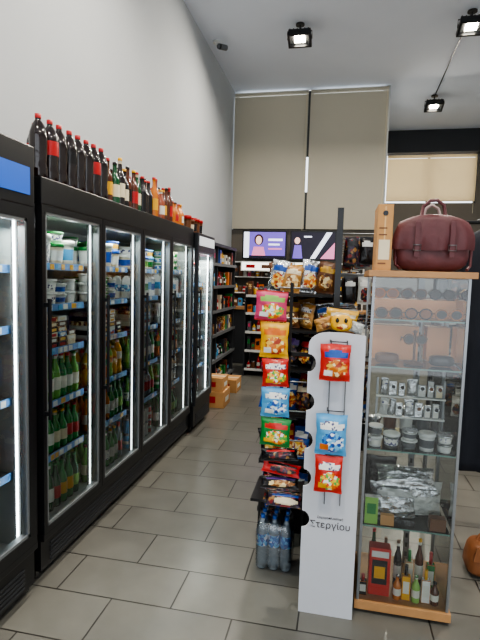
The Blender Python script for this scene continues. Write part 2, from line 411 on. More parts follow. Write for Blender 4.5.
XF = -1.40; FY = 2.07; DW = .605; SH = (.575, .87, 1.16, 1.40, 1.62)
FL = .24
fridge("display_fridge", XF, FY, 4, DW, 2.03, .66, shelves=SH, lw=3.6)
levels = (FL,)+SH
beer = MB("beer_bottles"); yog = MB("yogurt_tubs"); milk = MB("milk_cartons"); juice = MB("juice_bottles"); cans = MB("soda_cans"); packs = MB("cheese_packs")
def row(kind, y0, y1, z):
    xs = [XF-.150-.075*k for k in range(5)]
    if kind in ('dgreen', 'green', 'amber', 'brown', 'mixbeer'):
        y = y0+.032; lb = LAB; cp = GRN; g = GREENB; left = 0
        while y < y1-.03:
            if left == 0:
                g = {'dgreen': R.choice([DGREENB, GREENB, DGREENB]), 'green': R.choice([GREENB, LGREENB, GREENB, LGREENB, WATER]), 'amber': AMBERB, 'brown': BROWNB}.get(kind) or R.choice([AMBERB, BROWNB, GREENB, GREENB])
                lb = R.choice([LAB, LAB, LAB, GRN, YEL, CRM, RED, TEXTW, LGRN]); cp = R.choice([RED, GRN, GREY, YEL, GRN, GRN]); left = R.choice([1, 2, 2])
            left -= 1
            hh = {'dgreen': .265, 'green': .25}.get(kind, .235)
            for k, x in enumerate(xs[:4]): bottle(beer, x+R.uniform(-.003, .003), y, z+.001, hh+R.uniform(-.02, .01), .031, g, lb, cp)
            y += .065
    elif kind in ('tub', 'bigtub'):
        y = y0+.068; big = kind == 'bigtub'
        while y < y1-.066:
            r = R.choice([.05, .058, .064]) if big else R.choice([.04, .044, .05]); h = R.choice([.1, .14, .12, .16]) if big else R.choice([.058, .07, .05])
            ld = R.choice([WHITE, WHITE, LBLU, LAB, GRN, LAB, CRM, BLU]); lb = R.choice([LAB, WHITE, LBLU, LGRN, WHITE, BLU, BLU, GRN, TEXTW, BLUEP])
            bd = R.choice([WHITE, WHITE, LAB, LBLU, CRM, TEXTW]) if big else R.choice([WHITE, LAB])
            for q2 in range(3):
                x = XF-.115-r*1.1-q2*r*2.15
                if big:
                    tub(yog, x, y, z+.001, r, h, bd, lb, ld, 14)
                    if h < .13 and R.random() < .7: tub(yog, x, y, z+h+.002, r*.9, .06, WHITE, R.choice([lb, TEXTW, YEL]), ld, 14)
                else:
                    nq = R.choice([2, 3, 3, 1]) if h < .06 else 2
                    for q in range(nq): tub(yog, x, y, z+.001+q*(h+.0005), r, h, WHITE, lb, ld)
            y += r*2.15
    elif kind == 'milk':
        y = y0+.04
        while y < y1-.035:
            lb = R.choice([BLU, LBLU, WHITE, GRN, LBLU, CRM, BLUEP]); hh = R.uniform(.15, .2)
            for q in range(3): carton(milk, XF-.155-.075*q, y, z+.001, h=hh, lab=lb, w=.066)
            y += .069
    elif kind == 'juice':
        y = y0+.038
        while y < y1-.035:
            c = R.choice([YEL, LGRN, YEL, CRM, WHITE, LGRN, WHITE, ORG]); hh = R.uniform(.2, .24)
            for x in xs[:3]: pet(juice, x, y, z+.001, hh, .034, c, R.choice([LAB, GRN, RED, BLU, FOOD]), R.choice([WHITE, GRN, RED, ORG]), 9)
            y += .071
    elif kind == 'cans':
        y = y0+.038
        while y < y1-.033:
            c = R.choice([RED, GRN, LBLU, GRN, SIL, YEL, WHITE, GRN])
            for x in xs[:3]:
                for q in (0, 1): can(cans, x, y, z+.001+q*.1185, body=c)
            y += .067
    elif kind == 'packs':
        y = y0+.065
        while y < y1-.055:
            w = R.uniform(.075, .1)
            for q in range(R.choice([3, 4, 5, 6])):
                c = R.choice([BRN, KBLACK, BRN, DGREY, CRM, KBLACK, BISC, LAB, DARKP, WHITE, BLUEP])
                T = Matrix.Translation((xs[0]-.035, y, z+.001+q*.029)) @ Matrix.Rotation(R.uniform(-.08, .08), 4, 'Z')
                packs.box((-.08, -w/2, 0), (.055, w/2, .027), c, T)
                packs.box((.055, -w/3, .005), (.0556, w/3, .021), R.choice([LAB, YEL, CRM, RED]), T)
            y += w+.012
plan = [['dgreen', 'mixbeer', 'green', 'packs', 'tub', 'bigtub'],
        ['green', 'mixbeer', 'juice', 'packs', 'tub', 'bigtub'],
        ['cans', 'green', 'green', 'packs', 'milk', 'bigtub'],
        ['dgreen', 'cans', 'juice', 'tub', 'milk', 'tub']]
for i, bay in enumerate(plan):
    for j, k in enumerate(bay): row(k, FY+i*DW+.04, FY+(i+1)*DW-.04, levels[j])
for o in (beer, yog, milk, juice, cans, packs): o.done()

# near single-door cooler
BLUEH = M("blue_lightbox", (26, 84, 176), 0.4, emit=0.5)
fridge("beverage_cooler", -1.38, 1.31, 1, .68, 2.14, .66, base=.26, head=.27, shelves=(.62, .98, 1.32, 1.6), header=BLUEH, handle=GREY, fw=.055, hz=(.05, .10), lw=9, led=LEDB, lt=.008)
b = MB("soft_drink_bottles")
for z in (.26, .62, .98, 1.32, 1.6):
    y = 1.40
    while y < 1.92:
        c = R.choice([(COLA, RED, RED), (WATER, BLU, BLU), (ORG, BLU, ORG), (COLA, BLU, BLU), (WATER, LBLU, WHITE)])
        for x in (-1.54, -1.63): pet(b, x, y, z+.001, .25 if z < 1.5 else .2, .033, *c, 10)
        y += .075
b.done()
# far single-door cooler
LEDM = M("cooler_backlight", (232, 240, 244), 0.5, emit=0.35)
fridge("beverage_cooler", -1.36, 4.52, 1, .62, 2.0, .66, base=.3, head=.15, shelves=(.62, .92, 1.2, 1.5), header=LEDM, lw=14, led=LEDB, lt=.008)
b = MB("soft_drink_bottles")
for z in (.62, .92, 1.2, .3, 1.5):
    y = 4.6
    while y < 5.08:
        c = R.choice([(WATER, LBLU, WHITE), (WATER, WHITE, BLU), (COLA, RED, RED)])
        for x in (-1.52, -1.61): pet(b, x, y, z+.001, .22, .031, *c, 9)
        y += .075
b.done()

# bottles on top of fridge
b = MB("cola_bottles")
y = 2.20
for k in range(8):
    z = 2.031
    pet(b, -1.50, y+R.uniform(-.005, .005), z, .325, .044, COLA, R.choice([RED, COLA, KBLACK, COLA]), RED, 14)
    if k > 0: pet(b, -1.61, y+.04, z, .325, .044, COLA, R.choice([RED, RED, KBLACK]), RED, 14)
    y += .091
b.done()
b = MB("liquor_bottles")
y = 2.94; k = 0
while y < 4.45:
    f = (y-2.93)/1.5
    g = R.choice([BROWNB, KBLACK, COLA, DGREENB, KBLACK] if f < .5 else [ROSEB, AMBERB, BROWNB, ROSEB])
    hh = R.uniform(.25, .33) if f < .8 else R.uniform(.2, .24)
    bottle(b, -1.50+R.uniform(-.01, .01), y, 2.031, hh, .035, g, R.choice([KBLACK, RED, YEL, KBLACK, CRM, g, DARKP] if f < .5 else [LAB, RED, YEL, g, CRM, g, DARKP]), R.choice([RED, YEL, KBLACK, RED]), 12)
    bottle(b, -1.62, y+.04, 2.031, hh+.01, .035, R.choice([BROWNB, DGREENB, AMBERB]), R.choice([LAB, KBLACK]), R.choice([RED, KBLACK]), 12)
    y += .076
b.done()
b = MB("food_jars")
for k in range(5): tub(b, -1.5, 4.6+k*.1, 2.001, .04, R.choice([.17, .2, .14]), BRN, R.choice([BRN, CRM, KBLACK]), R.choice([BRN, RED]))
b.done()

# ---------------------------------------------------------------- shelving units
def stock(b, x0, x1, y0, y1, z, hmax, facing='y'):
    cols = [RED, YEL, ORG, BLU, GRN, CRM, BRN, BRN, PNK, LBLU, BRN, KBLACK, LAB, BRN, KBLACK, DGREY, MGREY, BRN, BISC, DARKP, DARKP, DGREY, KBLACK]
    if facing == 'y':
        x = x0+.05
        while x < x1-.04:
            k = R.choice(['box', 'tin', 'bot', 'box'])
            hh = min(hmax, R.uniform(.12, .24))
            if k == 'box':
                w = R.uniform(.05, .09); c = R.choice(cols)
                b.box((x-w/2, y0+.02, z), (x+w/2, y0+.12, z+hh), c); b.box((x-w/3, y0+.018, z+hh*.45), (x+w/3, y0+.02, z+hh*.8), R.choice(cols)); x += w/2+.045
            elif k == 'tin': can(b, x, y0+.06, z, .036, min(hh, .12), R.choice(cols)); x += .085
            else: bottle(b, x, y0+.06, z, hh, .03, R.choice([GREENB, YEL, BROWNB, RED]), LAB, R.choice(cols)); x += .075
    else:
        y = y0+.05
        while y < y1-.04:
            k = R.choice(['box', 'tin', 'bot', 'box'])
            hh = min(hmax, R.uniform(.12, .24)); xx = x1-.06 if facing == 'x+' else x0+.06
            if k == 'box':
                w = R.uniform(.06, .1); c = R.choice(cols)
                b.box((xx-.05, y-w/2, z), (xx+.05, y+w/2, z+hh), c)
                sx = 1 if facing == 'x+' else -1
                b.box((xx+sx*.05, y-w/3, z+hh*.4), (xx+sx*.052, y+w/3, z+hh*.75), R.choice(cols)); y += w+.02
            elif k == 'tin': can(b, xx, y, z, .036, min(hh, .12), R.choice(cols)); y += .085
            else: bottle(b, xx, y, z, hh, .03, R.choice([GREENB, YEL, BROWNB, RED]), LAB, R.choice(cols)); y += .075

b = MB("grocery_shelf")
SX = -1.60
b.box((-2.08, 5.25, 0), (-2.04, 7.4, 2.0), MGREY)
for z in (.12, .45, .8, 1.12, 1.45, 1.75):
    b.box((-2.04, 5.25, z-.025), (SX, 7.4, z), MGREY); b.box((SX, 5.25, z-.03), (SX+.005, 7.4, z+.01), MGREY)
for y in (5.25, 6.3, 7.38): b.box((-2.04, y, 0), (SX-.02, y+.02, 2.0), DGREY)
b.box((-2.04, 5.25, 1.98), (SX, 7.4, 2.02), DGREY)
gs = b.done()
b = MB("groceries")
for z in (.12, .45, .8, 1.12, 1.45, 1.75): stock(b, -2.0, SX-.03, 5.29, 6.28, z+.001, .2, 'x+'); stock(b, -2.0, SX-.03, 6.34, 7.36, z+.001, .2, 'x+')
b.done(parent=gs)
b = MB("grocery_shelf")
b.box((-1.45, 7.9, 0), (-.1, 7.93, 1.42), MGREY)
for z in (.12, .42, .72, 1.02, 1.3):
    b.box((-1.45, 7.5, z-.025), (-.1, 7.9, z), MGREY); b.box((-1.45, 7.495, z-.03), (-.1, 7.5, z+.01), WHITE)
for x in (-1.47, -.1): b.box((x, 7.5, 0), (x+.02, 7.93, 1.42), DGREY)
gs = b.done()
b = MB("groceries")
for z in (.12, .42, .72, 1.02, 1.3): stock(b, -1.44, -.12, 7.5, 7.9, z+.001, .22, 'y')
b.done(parent=gs)
# cartons standing on the floor at the far end of the fridge row
def carton_box(x0, y0, z0, w, d, h):
    o = MB("cardboard_carton", (x0, y0, z0))
    o.box((x0, y0, z0), (x0+w, y0+d, z0+h), CARD, bev=.004)
    o.box((x0, y0+d/2-.02, z0+h), (x0+w, y0+d/2+.02, z0+h+.001), CRM)
    o.box((x0+w*.2, y0-.001, z0+h*.3), (x0+w*.6, y0, z0+h*.7), RED)
    o.box((x0+w, y0+d*.25, z0+h*.3), (x0+w+.001, y0+d*.75, z0+h*.6), LAB)
    o.done()
carton_box(-1.56, 5.5, 0, .26, .34, .2); carton_box(-1.54, 5.52, .202, .22, .28, .16); carton_box(-1.56, 6.3, 0, .24, .34, .18)
b = MB("back_counter")
b.box((-2.05, 8.55, 0), (.5, 9.15, 1.0), DGREY, bev=.01); b.box((-2.05, 8.5, 1.0), (.5, 9.15, 1.04), WOOD)
for z in (1.3, 1.6, 1.88): b.box((-2.0, 8.9, z-.02), (.4, 9.14, z), WHITE)
for x in (-2.02, -1.2, -.4, .4): b.box((x, 8.9, 1.04), (x+.02, 9.14, 1.9), WHITE)
gs = b.done()
b = MB("groceries")
for z in (1.04, 1.3, 1.6): stock(b, -1.98, .38, 8.9, 9.13, z+.001, .2, 'y')
b.done(parent=gs)
b = MB("lightbox_shelf"); b.box((-1.82, 8.80, 1.70), (-.06, 8.86, 1.88), WHITE); b.box((-1.80, 8.795, 1.72), (-.08, 8.80, 1.86), M("shelf_glow", (235, 232, 222), .5, emit=2.2))  # white lit shelf as a glowing box, glow raised to lighten the back
for k in range(6): b.box((-1.72+k*.29, 8.792, 1.755), (-1.55+k*.29, 8.795, 1.82), [RED, BRN, BLU, MGREY, RED, BRN][k])
b.done()
SCR1 = M("screen_purple", (104, 84, 176), .3, emit=1.3); SCR2 = M("screen_dark", (26, 20, 40), .3, emit=.6)
SKINS = M("screen_face", (226, 186, 170), .3, emit=1.3); SW = M("screen_white", (215, 218, 232), .3, emit=1.8); HAIRS = M("screen_hair", (60, 30, 24), .3, emit=.5)
SPK = M("screen_pink", (206, 120, 160), .3, emit=1.3)
for i, (xa, xb) in enumerate(((-1.81, -.98), (-.92, -.09))):
    b = MB("television"); y = 8.84; za, zb = 1.92, 2.45
    b.box((xa, y, za), (xb, y+.04, zb), BLACK, bev=.004)
    b.box((xa+.2, y+.04, 2.1), (xb-.2, y+.28, 2.2), BLACKM)
    fr = .03
    b.box((xa+fr, y-.002, za+fr), (xb-fr, y, zb-fr), SCR1 if i == 0 else SCR2)
    L0, R0, B0, T0 = xa+fr, xb-fr, za+fr, zb-fr
    if i == 0:
        b.box((L0, y-.004, B0), (L0+.1, y-.002, T0), SW)
        cx = L0+.28
        b.prism([(cx+.085*math.cos(t), 2.28+.1*math.sin(t)) for t in [k*math.pi/8 for k in range(16)]], y-.0045, y-.002, HAIRS)
        b.prism([(cx+.055*math.cos(t), 2.27+.078*math.sin(t)) for t in [k*math.pi/8 for k in range(16)]], y-.006, y-.0045, SKINS)
        b.prism([(cx-.14, B0), (cx+.14, B0), (cx+.09, 2.15), (cx-.09, 2.15)], y-.007, y-.004, SPK)
        b.box((L0+.46, y-.004, 2.26), (R0-.05, y-.002, 2.30), SW); b.box((L0+.46, y-.004, 2.18), (R0-.1, y-.002, 2.21), SW); b.box((L0+.46, y-.004, 2.10), (R0-.06, y-.002, 2.13), SPK)
        b.box((L0+.1, y-.0075, B0), (R0, y-.0065, B0+.04), SCR2)
    else:
        b.prism([(L0+.34, B0), (L0+.43, B0), (R0-.05, T0), (R0-.15, T0)], y-.004, y-.002, SW)
        b.prism([(L0+.52, B0), (R0, B0), (R0, 2.24)], y-.004, y-.002, SPK)
        b.prism([(L0+.10+.05*math.cos(t), 2.27+.06*math.sin(t)) for t in [k*math.pi/8 for k in range(16)]], y-.004, y-.002, SKINS)
        b.prism([(L0+.02, B0), (L0+.2, B0), (L0+.17, 2.19), (L0+.05, 2.19)], y-.004, y-.002, SCR1)
        b.box((L0+.22, y-.004, 2.33), (L0+.36, y-.002, 2.355), SW)
    b.done()

# ---------------------------------------------------------------- centre gondola (snacks) and pegboard
b = MB("snack_gondola")
b.box((-.028, 2.85, 0), (.0, 6.4, 1.97), BLACKM)
b.box((-.03, 2.83, 0), (.005, 2.87, 1.99), BLACK)
b.box((-.03, 6.38, 0), (.005, 6.42, 1.99), BLACK)
GS = (.14, .45, .75, 1.03, 1.27, 1.49)
for z in GS:
    b.box((-.44, 2.87, z-.015), (-.035, 6.38, z), BLACKM); b.box((-.445, 2.87, z-.02), (-.44, 6.38, z+.012), DGREY)
b.box((-.42, 2.88, 0), (-.035, 6.36, .12), BLACKM)
for z in (1.86, 1.62, 1.3, 1.0, .7):
    for k in range(10):
        y = 3.0+k*.34
        b.tube([(.0, y, z), (.2, y, z), (.21, y, z+.015)], .003, GREY, 5)
gon = b.done()
topsets = [(KRAFT, TEXTW, BISC), (GOLD, BRN, FOOD), (KRAFT, BRN, BISC), (BRN, GOLD, BISC), (CRM, BRN, FOOD), (KRAFT, CRM, BISC), (SIL, BLU, FOOD)]
lowsets = [(KBLACK, RED, FOOD), (RED, YEL, FOOD), (PUR, WHITE, DARKP), (BLU, WHITE, FOOD), (KBLACK, PUR, DARKP), (KBLACK, YEL, BISC), (DARKP, CRM, None)]
b = MB("crisp_bags", (0, 0, 0))
sd = 0
for zi, z in enumerate(GS):
    y = 2.96
    while y < 6.3:
        h = .205 if zi == 5 else (.19 if zi == 4 else .22)
        for xo in (-.385, -.285, -.185, -.09):
            sd += 1
            ss = R.choice(topsets if zi >= 4 else lowsets)
            hh = h*R.uniform(.78, 1.0)
            b.bag((xo+R.uniform(-.015, .015), y+R.uniform(0, .04), z+.006+hh/2), R.uniform(.11, .135), hh, .055, *ss, rz=math.radians(R.uniform(-50, 15)), rx=R.uniform(-.3, -.02), ry=R.uniform(-.2, .2), sd=sd, cru=.22)
        y += .12 if y < 3.6 else .24
b.done(parent=gon)
b = MB("hanging_packs")
for z in (1.86, 1.62, 1.3, 1.0, .7):
    for k in range(10):
        y = 3.0+k*.34
        c = R.choice([(CLEAR, WHITE, DARKP), (MGREY, BLU, BLUEP), (DARKP, DGREY, None), (DGREY, BRN, BISC), (KBLACK, WHITE, None), (BRN, CRM, FOOD)])
        b.bag((.06, y-.01, z-.10), .08, .16, .02, c[0], c[1], c[2], sd=k)
        c = R.choice([(CLEAR, WHITE, DARKP), (MGREY, BLU, BLUEP), (DARKP, DGREY, None), (DGREY, BRN, BISC), (KBLACK, WHITE, None)])
        b.bag((.15, y+.03, z-.10), .085, .17, .025, c[0], c[1], c[2], sd=k+9)
b.done(parent=gon)

# ---------------------------------------------------------------- white branded clip board stand
BX0, BX1, BY, BZ = -.125, .125, 2.18, 1.345
poly = [(BX0-.0, .0), (BX1, .0), (BX1, BZ-.01), (BX1-.09, BZ)]
for k in range(7):
    t = math.pi/2+math.pi/2*k/6
    poly.append((BX0+.09+.09*math.cos(t), BZ-.06+.06*math.sin(t)))
for zc in (1.20, 1.02, .84, .66, .46):
    r = .042
    for k in range(9):
        t = math.pi/2-math.pi*k/8
        poly.append((BX0+.85*r*math.cos(t), zc+r*math.sin(t)))
BOARD = M("white_board", (200, 203, 210), .4, var=.02)
b = MB("snack_display_stand")
b.prism(poly, BY, BY+.012, BOARD)
b.box((BX0+.055, BY+.012, 0), (BX0+.065, BY+.45, 1.22), BLACKM); b.box((BX1-.02, BY+.012, 0), (BX1-.005, BY+.04, 1.25), BOARD)
for z in (.62, .8, .98, 1.14): b.box((BX0+.005, BY+.16, z-.008), (BX1-.03, BY+.45, z), BLACKM)
b.box((BX0+.03, BY+.05, 0), (BX1-.02, BY+.45, .03), BLACKM)
b.box((BX0-.0, BY+.44, 0), (BX1-.03, BY+.45, 1.22), BLACKM)
b.box((-.235, BY+.17, .46), (-.22, BY+.18, 1.56), BLACKM)
for z in (1.535, 1.385, 1.21, 1.07, .92, .77, .69): b.tube([(-.14, BY+.18, z), (-.29, BY+.175, z), (-.292, BY+.13, z)], .004, GREY, 6)
b.box((-.235, BY+.17, .46), (-.07, BY+.18, .48), BLACKM); b.box((-.235, BY+.17, 1.2), (-.07, BY+.18, 1.22), BLACKM)
for x in (-.025, .045): b.tube([(x, BY-.005, 1.31), (x, BY-.012, 1.28), (x, BY-.012, .55)], .0025, MGREY, 5)
for z in (1.31, 1.0, .8):
    b.tube([(-.03, BY-.0, z), (-.03, BY-.05, z), (.045, BY-.05, z), (.045, BY-.0, z)], .0025, DGREY, 5)
stand = b.done()
def text(s, size, loc, mat, parent, al='CENTER'):
    c = bpy.data.curves.new("lettering", 'FONT'); c.body = s; c.size = size; c.align_x = al; c.extrude = .0004
    o = bpy.data.objects.new("lettering", c); bpy.context.collection.objects.link(o)
    o.location = loc; o.rotation_euler = (math.pi/2, 0, 0); c.materials.append(mat); o.parent = parent
    return o
INK = M("ink_grey", (60, 54, 56), .6)
text("Στεργίου", .044, (0.005, BY-.002, .43), INK, stand)
text("ζαχαροπλαστική", .015, (0.005, BY-.002, .475), INK, stand)

def snack(x, y, z0, z1, w, base, a, a2, a3=None, rz=0, rx=0, t=.045, sd=0, top=None, name="snack_bag", ry=0):
    o = MB(name, (x, y, (z0+z1)/2)); o.bag((x, y, (z0+z1)/2), w, z1-z0, t, base, a, a2, rz=rz, rx=rx, sd=sd, acc3=a3, top=top, cru=.13, ry=ry); o.done()
YS = BY+.09
snack(-.315, YS, 1.375, 1.52, .155, PNK, LGRN, SWEETS, WHITE, sd=1, rz=.08, ry=.04, top=RED)
snack(-.295, YS, 1.20, 1.37, .14, YEL, ORG, FOOD, WHITE, sd=2, rz=-.05)
snack(-.285, YS, 1.06, 1.195, .13, BRED, TEXTW, SWEETS, YEL, sd=3, ry=-.04)
snack(-.28, YS, .91, 1.055, .14, LBLU, TEXTW, BLUEP, WHITE, sd=4, rz=.07)
snack(-.275, YS, .765, .905, .15, GRN, BRED, SWEETS, YEL, sd=5, rz=-.05, ry=.03)
snack(-.25, YS+.0, .695, .755, .18, KBLACK, RED, DARKP, sd=6, rx=-.5, ry=-.1)
snack(-.24, YS+.0, .625, .685, .19, RED, KBLACK, DARKP, sd=7, rx=-.6, t=.035, ry=.1)
snack(-.245, YS+.0, .555, .615, .19, KBLACK, PUR, BISC, sd=8, rx=-.6, t=.035, ry=-.06)
b = MB("chocolate_packs")
for k in range(3):
    b.bag((-.22-.012*k, YS+.0+.02*k, .50-.0*k), .17, .07, .03, R.choice([KBLACK, BRN, DARKP]), R.choice([PUR, RED, BLU]), CRM, sd=k+20, rx=-.7)
b.done()
snack(-.005, BY-.05, 1.135, 1.30, .135, BRED, BLU, FOOD, WHITE, sd=9)
snack(-.008, BY-.05, .80, .985, .14, LBLU, TEXTW, BLUEP, ORG, sd=10, t=.05)
snack(-.012, BY-.05, .625, .795, .125, BRED, TEXTW, SWEETS, YEL, sd=11)
b = MB("smiley_snack_pack")
b.bag((.015, BY+.09, 1.395), .15, .10, .05, GOLD, CRM, FOOD, sd=61, cru=.3, ry=.1)
b.sup((0.015, BY+.045, 1.385), (.048, .022, .038), YEL, e=.8, ruf=.02)
b.sup((0.02, BY+.030, 1.37), (.028, .012, .014), FOOD, e=.9)
for x in (-.003, .035): b.sup((x, BY+.023, 1.398), (.008, .006, .011), KBLACK, e=1, seg=10, rings=6)
b.bag((-.065, BY+.07, 1.375), .08, .06, .03, KRAFT, None, BISC, sd=62, cru=.3, ry=-.3); b.bag((.085, BY+.06, 1.365), .06, .05, .03, CLEAR, None, None, sd=63, cru=.3, ry=.3)
b.done()
b = MB("water_bottle_pack")
for x in (-.352, -.287, -.222):
    for y in (2.49, 2.556, 2.622): pet(b, x, y, .001, .30, .032, WATER, BLUEP, BLU, 14)
b.sup((-.287, 2.556, .135), (.1, .104, .133), WRAP, e=.3, seg=36, rings=18, ruf=.012)
b.done()
b = MB("bottle_rack")
b.box((-.42, 2.46, .38), (-.15, 2.75, .395), BLACK)
for x in (-.42, -.165):
    b.box((x, 2.745, 0), (x+.015, 2.76, .395), BLACK)
b.done()

# ---------------------------------------------------------------- glass display cabinet
CX0, CX1, CY0, CY1, CT = .145, .56, 2.25, 2.66, 1.60
b = MB("display_cabinet")
b.box((CX0-.02, CY0-.025, CT-.0), (CX1+.02, CY1+.02, CT+.028), WOOD, bev=.003)
b.box((CX0-.01, CY0-.012, 0.02), (CX1+.01, CY1+.01, .06), WOOD, bev=.003)
for x in (CX0+.03, CX1-.06):
    for y in (CY0+.03, CY1-.06): b.box((x, y, 0), (x+.03, y+.03, .02), BLACK)
for x in (CX0, CX1-.012):
    for y in (CY0, CY1-.012): b.box((x, y, .06), (x+.012, y+.012, CT), GREY)
b.quad([(CX0+.01, CY0+.004, .06), (CX1-.01, CY0+.004, .06), (CX1-.01, CY0+.004, CT), (CX0+.01, CY0+.004, CT)], GLASS2)
b.quad([(CX0+.01, CY1-.004, .06), (CX1-.01, CY1-.004, .06), (CX1-.01, CY1-.004, CT), (CX0+.01, CY1-.004, CT)], GLASS2)
for x in (CX0+.004, CX1-.004): b.quad([(x, CY0+.01, .06), (x, CY1-.01, .06), (x, CY1-.01, CT), (x, CY0+.01, CT)], GLASS2)
CS = (.43, .80, 1.19, 1.41)
GE = M("glass_edge", (120, 160, 150), .2)
for z in CS:
    b.box((CX0+.013, CY0+.013, z-.006), (CX1-.013, CY1-.013, z), SHELFG)
    b.box((CX0+.013, CY0+.010, z-.006), (CX1-.013, CY0+.013, z), GE)
b.box((.40, CY1-.04, .06), (.43, CY1-.03, CT), GREY)
for k in range(28): b.box((.409, CY1-.042, .1+k*.052), (.421, CY1-.04, .125+k*.052), BLACKM)
b.lathe([(.009, 0), (.009, .012)], (0, 0, 0), GREY, 10, Matrix.Translation((.17, CY0-.0, .85)) @ Matrix.Rotation(math.pi/2, 4, 'X'))
b.done()
def sunglasses(b, x, y, z, fr, ln, w=.13):
    for sx in (-1, 1):
        cx = x+sx*w*.25
        pts = [(cx+w*.21*math.cos(t), y, z+.026+.023*math.sin(t)) for t in [k*math.pi/6 for k in range(12)]]
        b.tube(pts, .0036, fr, 5, closed=True)
        b.prism([(p[0], p[2]) for p in pts], y-.001, y+.001, ln)
        b.tube([(x+sx*w*.46, y, z+.03), (x+sx*w*.5, y+.01, z+.03), (x+sx*w*.48, y+.09, z+.026), (x+sx*w*.46, y+.12, z+.004)], .0025, fr, 5)
    b.tube([(x-w*.05, y, z+.028), (x, y, z+.034), (x+w*.05, y, z+.028)], .003, fr, 5)
LENS = M("dark_lens", (34, 20, 14), .5)
LENSA = M("amber_lens", (140, 76, 28), .5)
b = MB("sunglasses")
for i, x in enumerate((.225, .355, .485)):
    sunglasses(b, x, 2.285, CS[3]+.001, [BRN, KBLACK, AMBERB][i], [LENS, LENSA, LENS][i], .125)
    sunglasses(b, x, 2.455, CS[3]+.086, [AMBERB, BRN, KBLACK][i], [LENSA, LENS, LENS][i], .125)
b.done()
b = MB("glasses_riser"); b.box((.165, 2.42, CS[3]+.001), (.54, 2.60, CS[3]+.085), PEACH); b.done()
b = MB("peach_blocks"); b.box((.165, 2.50, CS[2]+.001), (.395, 2.60, CS[2]+.17), PEACH); b.box((.435, 2.50, CS[2]+.001), (.54, 2.60, CS[2]+.17), PEACH); b.done()  # blocks added only for the peach tone behind the glass
b = MB("sunglasses_case")
b.sup((.235, 2.36, CS[2]+.028), (.055, .035, .025), BRN, e=.6); b.sup((.48, 2.36, CS[2]+.028), (.055, .035, .025), KBLACK, e=.6); b.done()
b = MB("sunglasses_stand")
b.lathe([(.045, 0), (.045, .01), (.006, .015), (.006, .15), (.012, .155), (.001, .165)], (.36, 2.38, CS[2]+.001), BRN, 12)
b.tube([(.31, 2.38, CS[2]+.12), (.41, 2.38, CS[2]+.12)], .004, BRN); sunglasses(b, .36, 2.365, CS[2]+.095, BRN, LENS, .11)
b.done()
b = MB("silver_tins")
for x, r_, q_, h_ in ((.198, .033, 2, .05), (.272, .038, 1, .07), (.352, .036, 2, .045), (.43, .038, 1, .085), (.508, .034, 2, .04)):
    for q in range(q_):
        tub(b, x, 2.315, CS[1]+.001+q*(h_+.002), r_, h_, R.choice([SIL, WHITE, WHITE]), R.choice([WHITE, MGREY, LAB, TEXTW]), R.choice([SIL, WHITE, SIL]), 16)
for i, x in enumerate((.205, .285, .365, .445)): tub(b, x, 2.54, CS[1]+.001, .036, R.choice([.08, .11, .14]), SIL, R.choice([WHITE, MGREY, BRN]), SIL, 16)
b.done()
b = MB("watch_display")
b.box((.20, 2.42, CS[1]+.001), (.21, 2.43, CS[1]+.31), GREY); b.box((.51, 2.42, CS[1]+.001), (.52, 2.43, CS[1]+.31), GREY)
for r_ in range(2):
    b.box((.20, 2.40, CS[1]+.118+r_*.1), (.52, 2.43, CS[1]+.124+r_*.1), WHITE)
    x = .218
    while x < .505:
        wd = R.uniform(.028, .05); z = CS[1]+.125+r_*.1; kx = x+wd/2
        if kx+wd/2 > .515: break
        if R.random() < .6:
            b.bag((kx, 2.405, z+.045), wd, .085, .02, R.choice([SIL, CLEAR, WHITE]), R.choice([KBLACK, TEXTW, None]), None, sd=int(x*1000), cru=.3, ry=R.uniform(-.15, .15))
        else:
            b.box((x, 2.41, z), (x+wd-.004, 2.425, z+R.uniform(.06, .088)), R.choice([SIL, CLEAR, LAB, CRM]), bev=.004)
            b.lathe([(.013, 0), (.013, .005)], (0, 0, 0), SIL, 14, Matrix.Translation((kx, 2.409, z+.045)) @ Matrix.Rotation(math.pi/2, 4, 'X'))
            b.lathe([(.009, 0), (.009, .002)], (0, 0, 0), R.choice([KBLACK, BRN, DGREY]), 14, Matrix.Translation((kx, 2.404, z+.045)) @ Matrix.Rotation(math.pi/2, 4, 'X'))
        x += wd+.003
b.done()
b = MB("foil_packages")
b.bag((.30, 2.38, CS[0]+.085), .22, .16, .08, SIL, CLEAR, None, sd=40, rx=-.2, cru=.3); b.bag((.44, 2.42, CS[0]+.09), .2, .17, .08, CLEAR, SIL, None, sd=41, rz=.2, cru=.3)
b.bag((.36, 2.42, CS[0]+.19), .28, .12, .07, SIL, None, None, sd=42, rx=-.9, cru=.3); b.bag((.25, 2.52, CS[0]+.13), .16, .24, .05, KBLACK, None, None, sd=43, cru=.3); b.done()
b = MB("gift_boxes")
b.box((.165, 2.275, CS[0]+.001), (.225, 2.31, CS[0]+.13), WHITE, front=LGRN); b.box((.175, 2.273, CS[0]+.05), (.215, 2.275, CS[0]+.1), GRN)
b.box((.24, 2.275, CS[0]+.001), (.30, 2.30, CS[0]+.05), CARD)
b.box((.46, 2.275, CS[0]+.001), (.53, 2.32, CS[0]+.06), BRN)
b.done()
b = MB("red_gift_box"); b.box((.20, 2.30, .062), (.30, 2.36, .30), BRED, bev=.003)
b.box((.215, 2.298, .12), (.285, 2.30, .24), KBLACK); b.box((.225, 2.296, .15), (.275, 2.298, .21), YEL); b.box((.21, 2.298, .255), (.29, 2.30, .285), WHITE); b.done()
b = MB("perfume_bottles")
